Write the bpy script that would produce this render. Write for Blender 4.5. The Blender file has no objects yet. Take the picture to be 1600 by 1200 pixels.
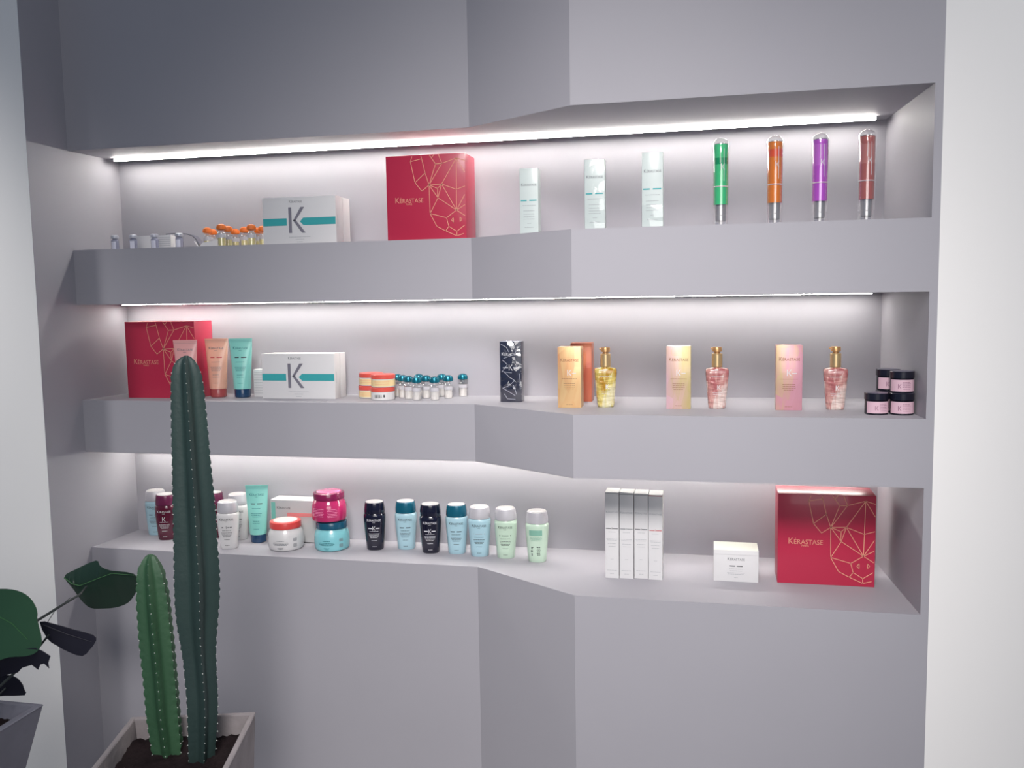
import bpy, bmesh, math, random
from mathutils import Vector, Matrix, noise
random.seed(7)
PI = math.pi
sc = bpy.context.scene
COL = sc.collection

# ------------------------------------------------------------------ camera
cam_d = bpy.data.cameras.new('camera')
cam_d.sensor_fit = 'HORIZONTAL'; cam_d.sensor_width = 36.0
cam_d.lens = 1398.2 / 1600 * 36.0
cam_d.clip_start = 0.02
cam = bpy.data.objects.new('camera', cam_d); COL.objects.link(cam)
R_ = Vector((0.97673953, 0.2138638, -0.0155618))
U_ = Vector((-0.00506285, 0.09555372, 0.9954114))
F_ = Vector((-0.21436945, 0.97217887, -0.09441385))
cam.matrix_world = Matrix(((R_.x, U_.x, -F_.x, 2.085), (R_.y, U_.y, -F_.y, -2.914), (R_.z, U_.z, -F_.z, 0.1164), (0, 0, 0, 1)))
sc.camera = cam

# ------------------------------------------------------------------ world, lights, exposure
world = bpy.data.worlds.new('world'); sc.world = world; world.use_nodes = True
bg = world.node_tree.nodes['Background']
bg.inputs[0].default_value = (0.42, 0.64, 1.0, 1); bg.inputs[1].default_value = 0.175

def area(name, loc, target, sx, sy, power, col):
    d = bpy.data.lights.new(name, 'AREA'); d.shape = 'RECTANGLE'; d.size = sx; d.size_y = sy
    d.energy = power; d.color = col
    o = bpy.data.objects.new(name, d); COL.objects.link(o)
    o.location = loc
    o.rotation_euler = (Vector(target) - Vector(loc)).to_track_quat('-Z', 'Y').to_euler()
    return o
def spot(name, loc, target, power, ang, col, radius, blend=1.0):
    d = bpy.data.lights.new(name, 'SPOT'); d.energy = power; d.color = col
    d.spot_size = math.radians(ang); d.spot_blend = blend; d.shadow_soft_size = radius
    o = bpy.data.objects.new(name, d); COL.objects.link(o)
    o.location = loc; o.rotation_euler = (Vector(target) - Vector(loc)).to_track_quat('-Z', 'Y').to_euler()
    return o
area('shop_window_light', (2.6, -4.6, 0.5), (1.5, 0, 0.1), 2.4, 1.4, 48, (1.0, 0.965, 0.94))
spot('ceiling_spotlight', (1.95, -3.3, 2.0), (1.66, -0.40, -0.58), 750, 52, (1.0, 0.955, 0.93), 0.55)
spot('left_wall_fill_light', (-1.0, -1.9, 1.75), (-0.85, -0.42, -0.15), 200, 64, (1.0, 0.97, 0.95), 0.20)  # added unseen fill, brightens the white wall on the left
spot('right_wall_fill_light', (3.6, -1.7, 1.8), (3.30, -0.47, 0.95), 48, 66, (1.0, 0.97, 0.95), 0.10)  # added unseen fill that lifts the upper white wall on the right
LED_POWER = 54.0

vs = sc.view_settings
vs.view_transform = 'Standard'; vs.look = 'None'; vs.gamma = 1.0; vs.use_curve_mapping = False
vs.exposure = 0.0

# ------------------------------------------------------------------ materials
def lin(c):
    c = c / 255.0
    return c / 12.92 if c <= 0.04045 else ((c + 0.055) / 1.055) ** 2.4
def rgb(r, g, b, k=0.84): return (lin(r) * k, lin(g) * k, lin(b) * k, 1.0)
_mats = {}
def mat(name, col, rough=0.5, metal=0.0, coat=0.0, trans=0.0, var=0.03, scale=14.0, bump=0.0, bscale=60.0, spec=0.5, emit=None, estr=0.0, ior=1.45, sss=0.0):
    if name in _mats: return _mats[name]
    m = bpy.data.materials.new(name); m.use_nodes = True
    nt = m.node_tree; n = nt.nodes; l = nt.links; b = n['Principled BSDF']
    tc = n.new('ShaderNodeTexCoord')
    nz = n.new('ShaderNodeTexNoise'); nz.inputs['Scale'].default_value = scale; nz.inputs['Detail'].default_value = 4
    l.new(tc.outputs['Object'], nz.inputs['Vector'])
    mix = n.new('ShaderNodeMix'); mix.data_type = 'RGBA'
    mix.inputs[6].default_value = tuple(max(0, c * (1 - var)) for c in col[:3]) + (1,)
    mix.inputs[7].default_value = tuple(min(1, c * (1 + var)) for c in col[:3]) + (1,)
    l.new(nz.outputs['Fac'], mix.inputs[0]); l.new(mix.outputs[2], b.inputs['Base Color'])
    b.inputs['Roughness'].default_value = rough; b.inputs['Metallic'].default_value = metal
    b.inputs['Coat Weight'].default_value = coat; b.inputs['Coat Roughness'].default_value = 0.08
    b.inputs['Transmission Weight'].default_value = trans; b.inputs['IOR'].default_value = ior
    b.inputs['Specular IOR Level'].default_value = spec
    if emit:
        b.inputs['Emission Color'].default_value = emit; b.inputs['Emission Strength'].default_value = estr
    if bump:
        nb = n.new('ShaderNodeTexNoise'); nb.inputs['Scale'].default_value = bscale; nb.inputs['Detail'].default_value = 5
        l.new(tc.outputs['Object'], nb.inputs['Vector'])
        bp = n.new('ShaderNodeBump'); bp.inputs['Strength'].default_value = bump; bp.inputs['Distance'].default_value = 0.004
        l.new(nb.outputs['Fac'], bp.inputs['Height']); l.new(bp.outputs['Normal'], b.inputs['Normal'])
    _mats[name] = m
    return m

def clear_mat(name, tint=(1, 1, 1, 1), base=0.10, edge=0.6, bump=0.0, bscale=30.0, rough=0.04, glint=1.0):
    """thin clear plastic / glass film: transparent with facing-dependent gloss"""
    if name in _mats: return _mats[name]
    m = bpy.data.materials.new(name); m.use_nodes = True
    nt = m.node_tree; n = nt.nodes; l = nt.links
    for x in list(n):
        if x.type != 'OUTPUT_MATERIAL': n.remove(x)
    out = n['Material Output']
    tr = n.new('ShaderNodeBsdfTransparent'); tr.inputs[0].default_value = tint
    gl = n.new('ShaderNodeBsdfGlossy'); gl.inputs['Roughness'].default_value = rough; gl.inputs[0].default_value = (glint, glint, glint, 1)
    lw = n.new('ShaderNodeLayerWeight'); lw.inputs['Blend'].default_value = 0.35
    mr = n.new('ShaderNodeMapRange'); mr.inputs['To Min'].default_value = base; mr.inputs['To Max'].default_value = edge
    l.new(lw.outputs['Facing'], mr.inputs['Value'])
    mx = n.new('ShaderNodeMixShader'); l.new(mr.outputs[0], mx.inputs[0]); l.new(tr.outputs[0], mx.inputs[1]); l.new(gl.outputs[0], mx.inputs[2])
    l.new(mx.outputs[0], out.inputs[0])
    if bump:
        tc = n.new('ShaderNodeTexCoord')
        nb = n.new('ShaderNodeTexVoronoi'); nb.inputs['Scale'].default_value = bscale; nb.feature = 'DISTANCE_TO_EDGE'
        nz = n.new('ShaderNodeTexNoise'); nz.inputs['Scale'].default_value = bscale * 0.5
        vm = n.new('ShaderNodeVectorMath'); vm.operation = 'MULTIPLY_ADD'; vm.inputs[1].default_value = (0.06, 0.06, 0.06)
        l.new(tc.outputs['Object'], nz.inputs['Vector']); l.new(nz.outputs['Color'], vm.inputs[0]); l.new(tc.outputs['Object'], vm.inputs[2])
        l.new(vm.outputs[0], nb.inputs['Vector'])
        bp = n.new('ShaderNodeBump'); bp.inputs['Strength'].default_value = bump; bp.inputs['Distance'].default_value = 0.01
        l.new(nb.outputs['Distance'], bp.inputs['Height']); l.new(bp.outputs['Normal'], gl.inputs['Normal'])
    _mats[name] = m
    return m

GREY = mat('grey_wall_paint', (0.342, 0.333, 0.366, 1), rough=0.6, var=0.035, scale=3.0, bump=0.05, bscale=45, spec=0.5)
WHITE = mat('white_wall_paint', (0.82, 0.805, 0.79, 1), rough=0.85, var=0.015, scale=2.0, bump=0.05, bscale=40, spec=0.25)
FLOOR = mat('floor_tile', (0.32, 0.31, 0.30, 1), rough=0.5, var=0.08, scale=3)

# ------------------------------------------------------------------ mesh helpers
def new_mesh(name, verts, faces, mats, fmat=None, smooth=None, parent=None, loc=None, rotz=0.0):
    me = bpy.data.meshes.new(name)
    me.from_pydata([tuple(v) for v in verts], [], faces)
    for m in (mats if isinstance(mats, (list, tuple)) else [mats]): me.materials.append(m)
    if fmat:
        for p, k in zip(me.polygons, fmat): p.material_index = k
    me.validate(); me.update()
    if smooth is not None:
        for p in me.polygons: p.use_smooth = True
        me.set_sharp_from_angle(angle=math.radians(smooth))
    o = bpy.data.objects.new(name, me); COL.objects.link(o)
    if parent: o.parent = parent
    if loc: o.location = loc
    o.rotation_euler.z = rotz
    return o

class Geo:
    def __init__(s): s.v = []; s.f = []; s.m = []
    def add(s, vf, k=0, off=(0, 0, 0)):
        v, f = vf; b = len(s.v)
        s.v += [(p[0] + off[0], p[1] + off[1], p[2] + off[2]) for p in v]
        s.f += [tuple(i + b for i in q) for q in f]; s.m += [k] * len(f)
        return s
    def obj(s, name, mats, parent=None, smooth=35, loc=None, rotz=0.0):
        return new_mesh(name, s.v, s.f, mats, s.m, smooth, parent, loc, rotz)

def g_box(x0, x1, y0, y1, z0, z1, bev=0.0008, seg=2):
    bm = bmesh.new()
    bmesh.ops.create_cube(bm, size=1)
    for v in bm.verts:
        v.co = Vector((x0 + (v.co.x + .5) * (x1 - x0), y0 + (v.co.y + .5) * (y1 - y0), z0 + (v.co.z + .5) * (z1 - z0)))
    if bev: bmesh.ops.bevel(bm, geom=bm.edges[:], offset=bev, segments=seg, affect='EDGES', profile=0.5)
    bm.verts.index_update()
    r = ([v.co[:] for v in bm.verts], [tuple(v.index for v in f.verts) for f in bm.faces])
    bm.free(); return r

def g_loft(rings, seg=40, cap0=True, cap1=True):
    """rings: (z, rx, ry[, n[, cx, cy]]) superellipse sections"""
    v = []; f = []
    for r in rings:
        z, rx, ry = r[:3]; n = r[3] if len(r) > 3 else 2.0
        cx = r[4] if len(r) > 4 else 0; cy = r[5] if len(r) > 5 else 0
        for i in range(seg):
            a = 2 * PI * i / seg; c = math.cos(a); s = math.sin(a)
            v.append((cx + rx * math.copysign(abs(c) ** (2 / n), c), cy + ry * math.copysign(abs(s) ** (2 / n), s), z))
    for k in range(len(rings) - 1):
        for i in range(seg):
            j = (i + 1) % seg
            f.append((k * seg + i, k * seg + j, (k + 1) * seg + j, (k + 1) * seg + i))
    if cap0: f.append(tuple(reversed(range(seg))))
    if cap1: f.append(tuple(range((len(rings) - 1) * seg, len(rings) * seg)))
    return v, f

def g_prism(poly, z0, z1):
    n = len(poly)
    v = [(x, y, z0) for x, y in poly] + [(x, y, z1) for x, y in poly]
    f = [tuple(reversed(range(n))), tuple(range(n, 2 * n))]
    for i in range(n):
        j = (i + 1) % n; f.append((i, j, n + j, n + i))
    return v, f

def g_tube(pts, r, seg=8, r1=None):
    v = []; f = []; n = len(pts); P = [Vector(p) for p in pts]
    for k, p in enumerate(P):
        t = (P[min(k + 1, n - 1)] - P[max(k - 1, 0)]).normalized()
        a = t.cross(Vector((0, 0, 1)))
        if a.length < 1e-3: a = t.cross(Vector((0, 1, 0)))
        a.normalize(); b = t.cross(a)
        rr = r if r1 is None else r + (r1 - r) * k / (n - 1)
        for i in range(seg):
            w = 2 * PI * i / seg; v.append(tuple(p + (a * math.cos(w) + b * math.sin(w)) * rr))
    for k in range(n - 1):
        for i in range(seg):
            j = (i + 1) % seg; f.append((k * seg + i, k * seg + j, (k + 1) * seg + j, (k + 1) * seg + i))
    f.append(tuple(reversed(range(seg)))); f.append(tuple(range((n - 1) * seg, n * seg)))
    return v, f

def thing(name, label, cat, loc=(0, 0, 0), rotz=0.0, group=None):
    o = bpy.data.objects.new(name, None); COL.objects.link(o); o.empty_display_size = 0.02
    o.location = loc; o.rotation_euler.z = rotz
    o['label'] = label; o['category'] = cat
    if group: o['group'] = group
    return o
def copy_tree(o, loc, rotz, label, parent=None):
    c = o.copy(); COL.objects.link(c); c.parent = parent
    if parent is None: c.location = loc; c.rotation_euler.z = rotz; c['label'] = label
    for ch in list(o.children): copy_tree(ch, None, None, None, c)
    return c
def struct(o): o['kind'] = 'structure'; return o

# ------------------------------------------------------------------ printing on surfaces
_tc = {}
def text2d(s, size=1.0, x=0.0, y=0.0, extend_w=1.0):
    """glyph outlines of s as flat geometry; left at x, baseline at y; returns verts, faces, advance width"""
    if s not in _tc:
        cu = bpy.data.curves.new('lettering', 'FONT'); cu.body = s; cu.size = 1.0; cu.resolution_u = 3
        o = bpy.data.objects.new('lettering', cu); COL.objects.link(o)
        bpy.context.view_layer.update()
        me = bpy.data.meshes.new_from_object(o.evaluated_get(bpy.context.evaluated_depsgraph_get()))
        vv = [(p.co.x, p.co.y) for p in me.vertices]; ff = [tuple(p.vertices) for p in me.polygons]
        bpy.data.objects.remove(o); bpy.data.curves.remove(cu); bpy.data.meshes.remove(me)
        _tc[s] = (vv, ff)
    vv, ff = _tc[s]
    return [(x + a * size * extend_w, y + b * size) for a, b in vv], ff
def wid(vf): xs = [p[0] for p in vf[0]]; return min(xs), max(xs)
def brand(cu, cv, width):
    """KÉRASTASE with the larger first letter, centred on cu with baseline cv"""
    k = text2d('K', 1.28, extend_w=0.92); kw = wid(k)[1]
    r = text2d('ÉRASTASE', 1.0, kw + 0.02, 0, extend_w=0.92); rw = wid(r)[1]
    s = width / rw
    out = []
    for v, f in (k, r): out.append(([(cu + (a - rw / 2) * s, cv + b * s) for a, b in v], f))
    return out
def word(s, cu, cv, width):
    t = text2d(s); a, b = wid(t); k = width / (b - a)
    return ([(cu + (p[0] - (a + b) / 2) * k, cv + p[1] * k) for p in t[0]], t[1])
def bar(u0, u1, v0, v1, n=6):
    v = []; f = []
    for i in range(n + 1):
        u = u0 + (u1 - u0) * i / n; v += [(u, v0), (u, v1)]
    for i in range(n): f.append((2 * i, 2 * i + 2, 2 * i + 3, 2 * i + 1))
    return v, f
def poly(pts): return list(pts), [tuple(range(len(pts)))]
def line2(p, q, w):
    d = Vector((q[0] - p[0], q[1] - p[1])); d.normalize(); n = Vector((-d.y, d.x)) * w / 2; e = d * w * .35
    return poly([(p[0] - e.x - n.x, p[1] - e.y - n.y), (q[0] + e.x - n.x, q[1] + e.y - n.y), (q[0] + e.x + n.x, q[1] + e.y + n.y), (p[0] - e.x + n.x, p[1] - e.y + n.y)])
def emblem(cu, v0, h):
    """the slim K: upright bar and two strokes that meet beside it"""
    w = h * 0.13
    x0 = cu - h * 0.33
    jx = x0 + w + h * .05; jy = v0 + h * .47
    return [poly([(x0, v0), (x0 + w, v0), (x0 + w, v0 + h), (x0, v0 + h)]),
            poly([(jx, jy), (jx + w * .8, jy), (x0 + h * .68, v0 + h), (x0 + h * .52, v0 + h)]),
            poly([(jx, jy + w * .2), (x0 + h * .55, v0), (x0 + h * .71, v0), (jx + w * .9, jy + w * .3)])]
def small_lines(cu, rows, th=0.0011, seedn=1):
    """lines of small print too fine to read: broken strokes"""
    rd = random.Random(seedn); out = []
    for v, w in rows:
        u = cu - w / 2
        while u < cu + w / 2 - 0.001:
            e = min(u + rd.uniform(0.003, 0.008), cu + w / 2)
            out.append(bar(u, e, v, v + th, 2)); u = e + 0.0009
    return out
def on_box(yf, eps=0.0006): return lambda u, v: (u, yf - eps, v)
def on_loft(rings, eps=0.0006):
    def f(u, v):
        R = rings
        for a, b in zip(R, R[1:]):
            if a[0] <= v <= b[0] and b[0] > a[0]:
                t = (v - a[0]) / (b[0] - a[0]); break
        else: a = b = R[-1] if v > R[-1][0] else R[0]; t = 0
        g = lambda i, d: ((a[i] if len(a) > i else d) * (1 - t) + (b[i] if len(b) > i else d) * t)
        rx, ry, n, cx, cy = g(1, 0), g(2, 0), g(3, 2.0), g(4, 0), g(5, 0)
        q = min(abs(u - cx) / rx, .999)
        return (u, cy - (ry + eps) * (1 - q ** n) ** (1 / n) - eps * 0.3, v)
    return f
def printed(name, items, surf, m, parent):
    V = []; F = []
    for v, f in items:
        b = len(V); V += [surf(p[0], p[1]) for p in v]; F += [tuple(i + b for i in q) for q in f]
    return new_mesh(name, V, F, m, parent=parent)
INK = mat('black_ink', rgb(45, 48, 55), 0.5)
INKG = mat('grey_ink', rgb(120, 124, 130), 0.5)
INKL = mat('pale_grey_ink', rgb(168, 172, 178), 0.5)
TEALINK = mat('teal_ink', rgb(60, 168, 172), 0.5)
TEALDARK = mat('dark_teal_ink', rgb(30, 110, 118), 0.5)
WINK = mat('white_ink', rgb(225, 225, 228), 0.5)
ROSEINK = mat('rose_gold_ink', rgb(240, 165, 140), 0.4, metal=0.2)
REDINK = mat('red_ink', rgb(200, 70, 75), 0.5)

# ------------------------------------------------------------------ the niche wall
dL, dR, XA, XB = -0.2456, -0.4658, 1.3763, 1.7174
XLF, XRF, XRW = -0.015, 2.630, 2.650
DW = -0.4188
ZT, Z1T, Z1B, Z2T, Z2B, Z3T = 0.6334, 0.3042, 0.1192, -0.2063, -0.3862, -0.7231
FZ = -1.56; CZ = 2.3
footc = [(XLF, dL), (XA, dL), (XB, dR), (XRF, dR), (2.6, 0.0), (0, 0)]
def folded(name, z0, z1): return Geo().add(g_prism(footc, z0, z1)).obj(name, GREY, smooth=None)
struct(folded('wall_upper', ZT, CZ))
struct(folded('wall_lower', FZ, Z3T))
s1 = folded('built_in_shelf', Z1B, Z1T); s1['label'] = 'top grey plastered wall shelf with a folded front, carrying the four coloured tubes'; s1['category'] = 'shelf'; s1['group'] = 'grey built-in shelves'
s2 = folded('built_in_shelf', Z2B, Z2T); s2['label'] = 'middle grey plastered wall shelf with a folded front, carrying the gold pump bottle'; s2['category'] = 'shelf'; s2['group'] = 'grey built-in shelves'
struct(Geo().add(g_prism([(0, 0), (2.6, 0), (2.6, 0.12), (0, 0.12)], FZ, CZ)).obj('wall_back', GREY, smooth=None))
# left: grey reveal, white face
def wall_side(name, polyxy, greyedges):
    v, f = g_prism(polyxy, FZ, CZ); fm = [0, 0] + [1 if i in greyedges else 0 for i in range(len(polyxy))]
    return struct(new_mesh(name, v, f, [WHITE, GREY], fm))
wall_side('wall_left', [(0, 0.12), (-2.2, 0.12), (-2.2, DW), (-0.026, DW), (XLF, dL), (0, 0)], {3, 4, 5})
wall_side('wall_right', [(2.6, 0.12), (2.6, 0), (XRF, dR), (XRW, dR), (4.6, dR), (4.6, 0.12)], {0, 1, 2})
struct(Geo().add(g_box(-2.2, 4.6, -6.5, 0.12, FZ - 0.1, FZ, bev=0)).obj('floor', FLOOR, smooth=None))

# ------------------------------------------------------------------ LED strips
ALU = mat('aluminium', rgb(170, 172, 178), 0.35, metal=1.0)
LEDM = mat('led_diffuser', (0.9, 0.9, 0.9, 1), 0.6, emit=(1.0, 0.96, 0.885, 1), estr=LED_POWER)
def led(x0, x1, ztop, drop, y, label):
    t = thing('led_strip_light', label, 'light', (0, y, ztop), 0, 'led strips at the back of each shelf bay')
    h = drop
    Geo().add(g_box(x0, x1, 0.007, 0.011, -h, 0, .0005)).add(g_box(x0, x1, -0.007, 0.007, -0.0015, 0, .0004)).add(g_box(x0 - .004, x0, -0.007, 0.011, -h, 0, .0005)).add(g_box(x1, x1 + .004, -0.007, 0.011, -h, 0, .0005)).obj('channel', ALU, t)
    Geo().add(g_box(x0, x1, -0.006, 0.0068, -h + .0004, -0.0017, 0)).obj('diffuser', LEDM, t, smooth=None)
    return t
led(0.03, 2.56, ZT, 0.010, -0.060, 'long glowing white led strip under the top of the upper shelf bay')
led(0.03, 2.56, Z1B, 0.0036, -0.060, 'led strip glowing under the top shelf, above the middle bay')
led(0.03, 2.56, Z2B, 0.007, -0.060, 'led strip hidden under the middle shelf, lighting the lowest bay')

# ------------------------------------------------------------------ generic products
WCARD = mat('white_card', rgb(226, 225, 226), 0.45)
OFFW = mat('white_plastic', rgb(224, 222, 222), 0.28, coat=0.3)
SILVER = mat('satin_silver', rgb(190, 188, 190), 0.35, metal=0.65)
SILVTOP = mat('pale_silver_disc', rgb(225, 222, 222), 0.3, metal=0.4)

BOT = [(0, .0265, .0235, 2.6), (.003, .0290, .0255, 2.6), (.03, .0312, .0275, 2.6), (.07, .0345, .0300, 2.5), (.10, .0367, .0318, 2.4), (.116, .0372, .0322, 2.3), (.122, .0362, .0315, 2.2), (.125, .0335, .030, 2.1)]
CAPR = [(.1265, .0345, .0312, 2.1), (.130, .0352, .0318, 2.1), (.142, .0348, .0315, 2.1), (.158, .0325, .0300, 2.1), (.162, .0315, .0292, 2.1), (.163, .029, .027, 2.1)]
def shampoo(loc, rot, label, body, cap, disc, ink, accent, style='dash', group='shampoo bottles on the lowest shelf', seedn=1):
    t = thing('shampoo_bottle', label, 'bottle', loc, rot, group)
    Geo().add(g_loft(BOT, 48)).obj('bottle_body', body, t)
    Geo().add(g_loft([(.1235, .031, .028, 2.1), (.1275, .031, .028, 2.1)], 32)).obj('neck', body, t)
    c = Geo().add(g_loft(CAPR, 48)).obj('cap', cap, t)
    Geo().add(g_loft([(.1628, .0285, .0265, 2.1), (.1645, .0285, .0265, 2.1), (.165, .027, .025, 2.1)], 40)).obj('cap_disc', disc, c)
    S = on_loft(BOT)
    if style != 'back':
        printed('logo_lettering', brand(0, .1015, .047) + [word('PARIS', 0, .0965, .009)], S, ink, t)
        it = []
        if style == 'k':
            it = [bar(-.019, -.006, .0758, .0790, 4), bar(.006, .019, .0758, .0790, 4)] + emblem(0, .0705, .014)
        elif style == 'bigk': it = emblem(0, .070, .016)
        elif style == 'dash': it = [bar(-.018, -.004, .0762, .0790, 4), bar(.003, .018, .0762, .0790, 4)]
        elif style == 'dots': it = [bar(-.016, -.010, .0762, .0790, 3), bar(-.001, .0003, .073, .082, 1), bar(.004, .008, .0762, .079, 2), bar(.011, .018, .0762, .079, 3)]
        elif style == 'stars': it = [bar(-.0185, -.0165, .0765, .0795, 1), bar(.0165, .0185, .0765, .0795, 1)] + small_lines(0, [(.0768, .022)], .002, 3)
        printed('emblem', it, S, accent, t)
        printed('small_print', small_lines(0, [(.0665, .030), (.058, .036), (.0535, .034), (.049, .030), (.0445, .026), (.034, .018), (.013, .014)], .0014, seedn), S, ink, t)
    else:
        printed('back_label', [bar(-.022, .020, .089, .107, 6)] + small_lines(0, [(.083, .038), (.0795, .038), (.076, .036), (.072, .03)], .0012, 5), S, accent, t)
        printed('small_print', [bar(-.016, -.008, .050, .0515), bar(-.015, -.012, .044, .052, 1), bar(-.017, -.011, .036, .041, 1), bar(-.015, -.012, .022, .031, 1)] + small_lines(.008, [(.050, .012), (.045, .01), (.040, .012), (.035, .01), (.030, .012), (.025, .01)], .0022, 9), S, ink, t)
    return t

TB = [(.030, .0285, .027, 2), (.036, .0295, .0268, 2), (.08, .0320, .0225, 2), (.13, .0355, .0150, 2), (.17, .0382, .0075, 2), (.192, .0395, .0018, 2.2), (.203, .0405, .0012, 3)]
def tube(loc, rot, label, body, cap, ink, accent, group, style='dash'):
    t = thing('cream_tube', label, 'tube', loc, rot, group)
    Geo().add(g_loft(TB, 48)).obj('tube_body', body, t)
    Geo().add(g_loft([(0, .024, .0225), (.003, .0268, .0255), (.026, .0275, .0262), (.030, .0265, .025)], 40)).obj('cap', cap, t)
    printed('crimp', [bar(-.0395, .0395, .1915, .1920, 8), bar(-.039, .039, .1965, .197, 8)], on_loft(TB), ink, t)
    S = on_loft(TB)
    printed('logo_lettering', brand(0, .166, .052) + [word('PARIS', 0, .1605, .010)], S, ink, t)
    printed('emblem', [bar(-.019, -.004, .137, .1402, 4), bar(.003, .021, .137, .1402, 4)], S, accent, t)
    printed('small_print', small_lines(0, [(.122, .030), (.104, .038), (.0985, .034), (.093, .030), (.078, .022), (.070, .024), (.050, .018)], .0014, 4), S, ink, t)
    return t

def carton(name, label, loc, w, d, h, m, group=None, cat='box', top=None, rot=0.0):
    t = thing(name, label, cat, loc, rot, group)
    Geo().add(g_box(-w / 2, w / 2, 0, d, 0, h, .0007)).obj('carton', m, t)
    if top:
        Geo().add(g_box(-w / 2 + .0012, w / 2 - .0012, .0012, d - .0012, h - .0001, h + .0009, .0003)).obj('top_flap', top, t)
    return t

# ------------------------------------------------------------------ gift boxes
RED = mat('crimson_card', rgb(188, 46, 76), 0.38, coat=0.15, spec=0.4)
RL = [((428,172),(412,212)),((412,212),(522,196)),((515,172),(522,196)),((412,212),(452,386)),((452,386),(552,314)),((452,386),(516,460)),((516,460),(588,416)),((522,196),(552,314)),((552,314),(588,416)),
 ((598,172),(655,248)),((655,248),(716,248)),((716,248),(686,174)),((618,194),(640,172)),((655,248),(588,416)),((716,248),(588,416)),((716,248),(856,214)),((856,214),(934,238)),((856,214),(932,334)),((856,214),(710,416)),
 ((856,214),(848,640)),((588,416),(710,416)),((710,416),(850,470)),((850,470),(930,450)),((710,416),(848,640)),((588,416),(670,450)),((710,416),(670,450)),((670,450),(668,515)),((710,416),(672,526)),((588,416),(672,526)),
 ((672,526),(848,640)),((672,526),(592,650)),((588,416),(592,650)),((592,650),(750,696)),((750,696),(848,640)),((750,696),(770,768)),((770,768),(740,804)),((592,650),(655,760)),((655,760),(740,804)),((740,804),(846,852)),
 ((846,852),(912,838)),((770,768),(846,815)),((846,815),(922,770)),((846,815),(846,852)),((848,640),(926,690)),((848,640),(928,520)),((848,640),(928,602)),
 ((797,718),(816,698)),((816,698),(816,738)),((816,738),(797,718)),((880,700),(880,738)),((880,738),(898,718)),((898,718),(880,700))]
def gift_box(label, loc, w, d, h):
    t = thing('gift_box', label, 'box', loc, 0, 'red gift boxes')
    Geo().add(g_box(-w / 2, w / 2, 0, d, 0, h, .0010)).obj('carton', RED, t)
    # a thin seam where the lid sleeve meets the tray
    def uv(p):
        u = (p[0] - 168) / 770.0; top = 152 + 24 * u; bot = 848 + 36 * u
        v = 1 - (p[1] - top) / (bot - top)
        return ((min(max(u, .002), .992) - .5) * w, min(max(v, .004), .997) * h)
    printed('animal_line_drawing', [line2(uv(a), uv(b), .0021) for a, b in RL], on_box(0), ROSEINK, t)
    u0, v0 = uv((389, 547)); wd = 278 / 770 * w
    printed('logo_lettering', brand(u0, v0, wd) + [word('PARIS', uv((389, 566))[0], uv((389, 566))[1], .02)], on_box(0), ROSEINK, t)
    return t
gift_box('red gift box with gold animal line drawing on the top shelf', (1.2235, -.21, Z1T), .257, .115, .262)
gift_box('red gift box with gold line drawing on the middle shelf, behind the pink tube', (.238, -.162, Z2T), .268, .112, .265)
gift_box('red gift box with gold line drawing on the lowest shelf, nearest the right wall', (2.419, -.252, Z3T), .268, .115, .266)

# ------------------------------------------------------------------ white K boxes
def k_box(label, loc, w, d, h):
    t = thing('treatment_box', label, 'box', loc, 0, 'white boxes with a teal stripe')
    Geo().add(g_box(-w / 2, w / 2, 0, d * .50, 0, h, .0008)).obj('sleeve', WCARD, t)
    Geo().add(g_box(-w / 2 + .003, w / 2 - .003, d * .50 - .001, d * .50 + .004, .002, h - .002, 0)).obj('inner_tray', INK, t)
    Geo().add(g_box(-w / 2, w / 2, d * .50 + .0025, d, 0, h - .001, .0008)).obj('back_cover', WCARD, t)
    S = on_box(0); k = -w * .035
    zb = h * .40; zt = h * .555
    printed('teal_stripe', [bar(-w / 2 + .001, k - .034, zb, zt), poly([(k + .012, (zb + zt) / 2), (k + .024, zb), (w * .495, zb), (w * .495, zt), (k + .024, zt)])], S, TEALINK, t)
    printed('emblem', emblem(k, h * .24, h * .54), on_box(0, .0009), SILVERINK, t)
    printed('logo_lettering', brand(k - .002, h * .875, .046), S, INKG, t)
    printed('small_print', small_lines(k + .01, [(h * .15, .075), (h * .10, .03), (h * .045, .02)], .0012, 8), S, INKL, t)
    sp = printed('side_print', [([(p[0], p[1]) for p in bar(.012, .014, h * .35, h * .6, 1)[0]], bar(0, 1, 0, 1, 1)[1])], lambda u, v: (w / 2 + .0006, u, v), INKL, t)
    return t
SILVERINK = mat('silver_foil', rgb(150, 146, 158), 0.4, metal=0.4)
k_box('white treatment box with silver K and teal stripe on the top shelf', (.7905, -.20, Z1T), .255, .116, .152)
k_box('white treatment box with silver K and teal stripe on the middle shelf', (.7385, -.143, Z2T), .263, .095, .152)

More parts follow.
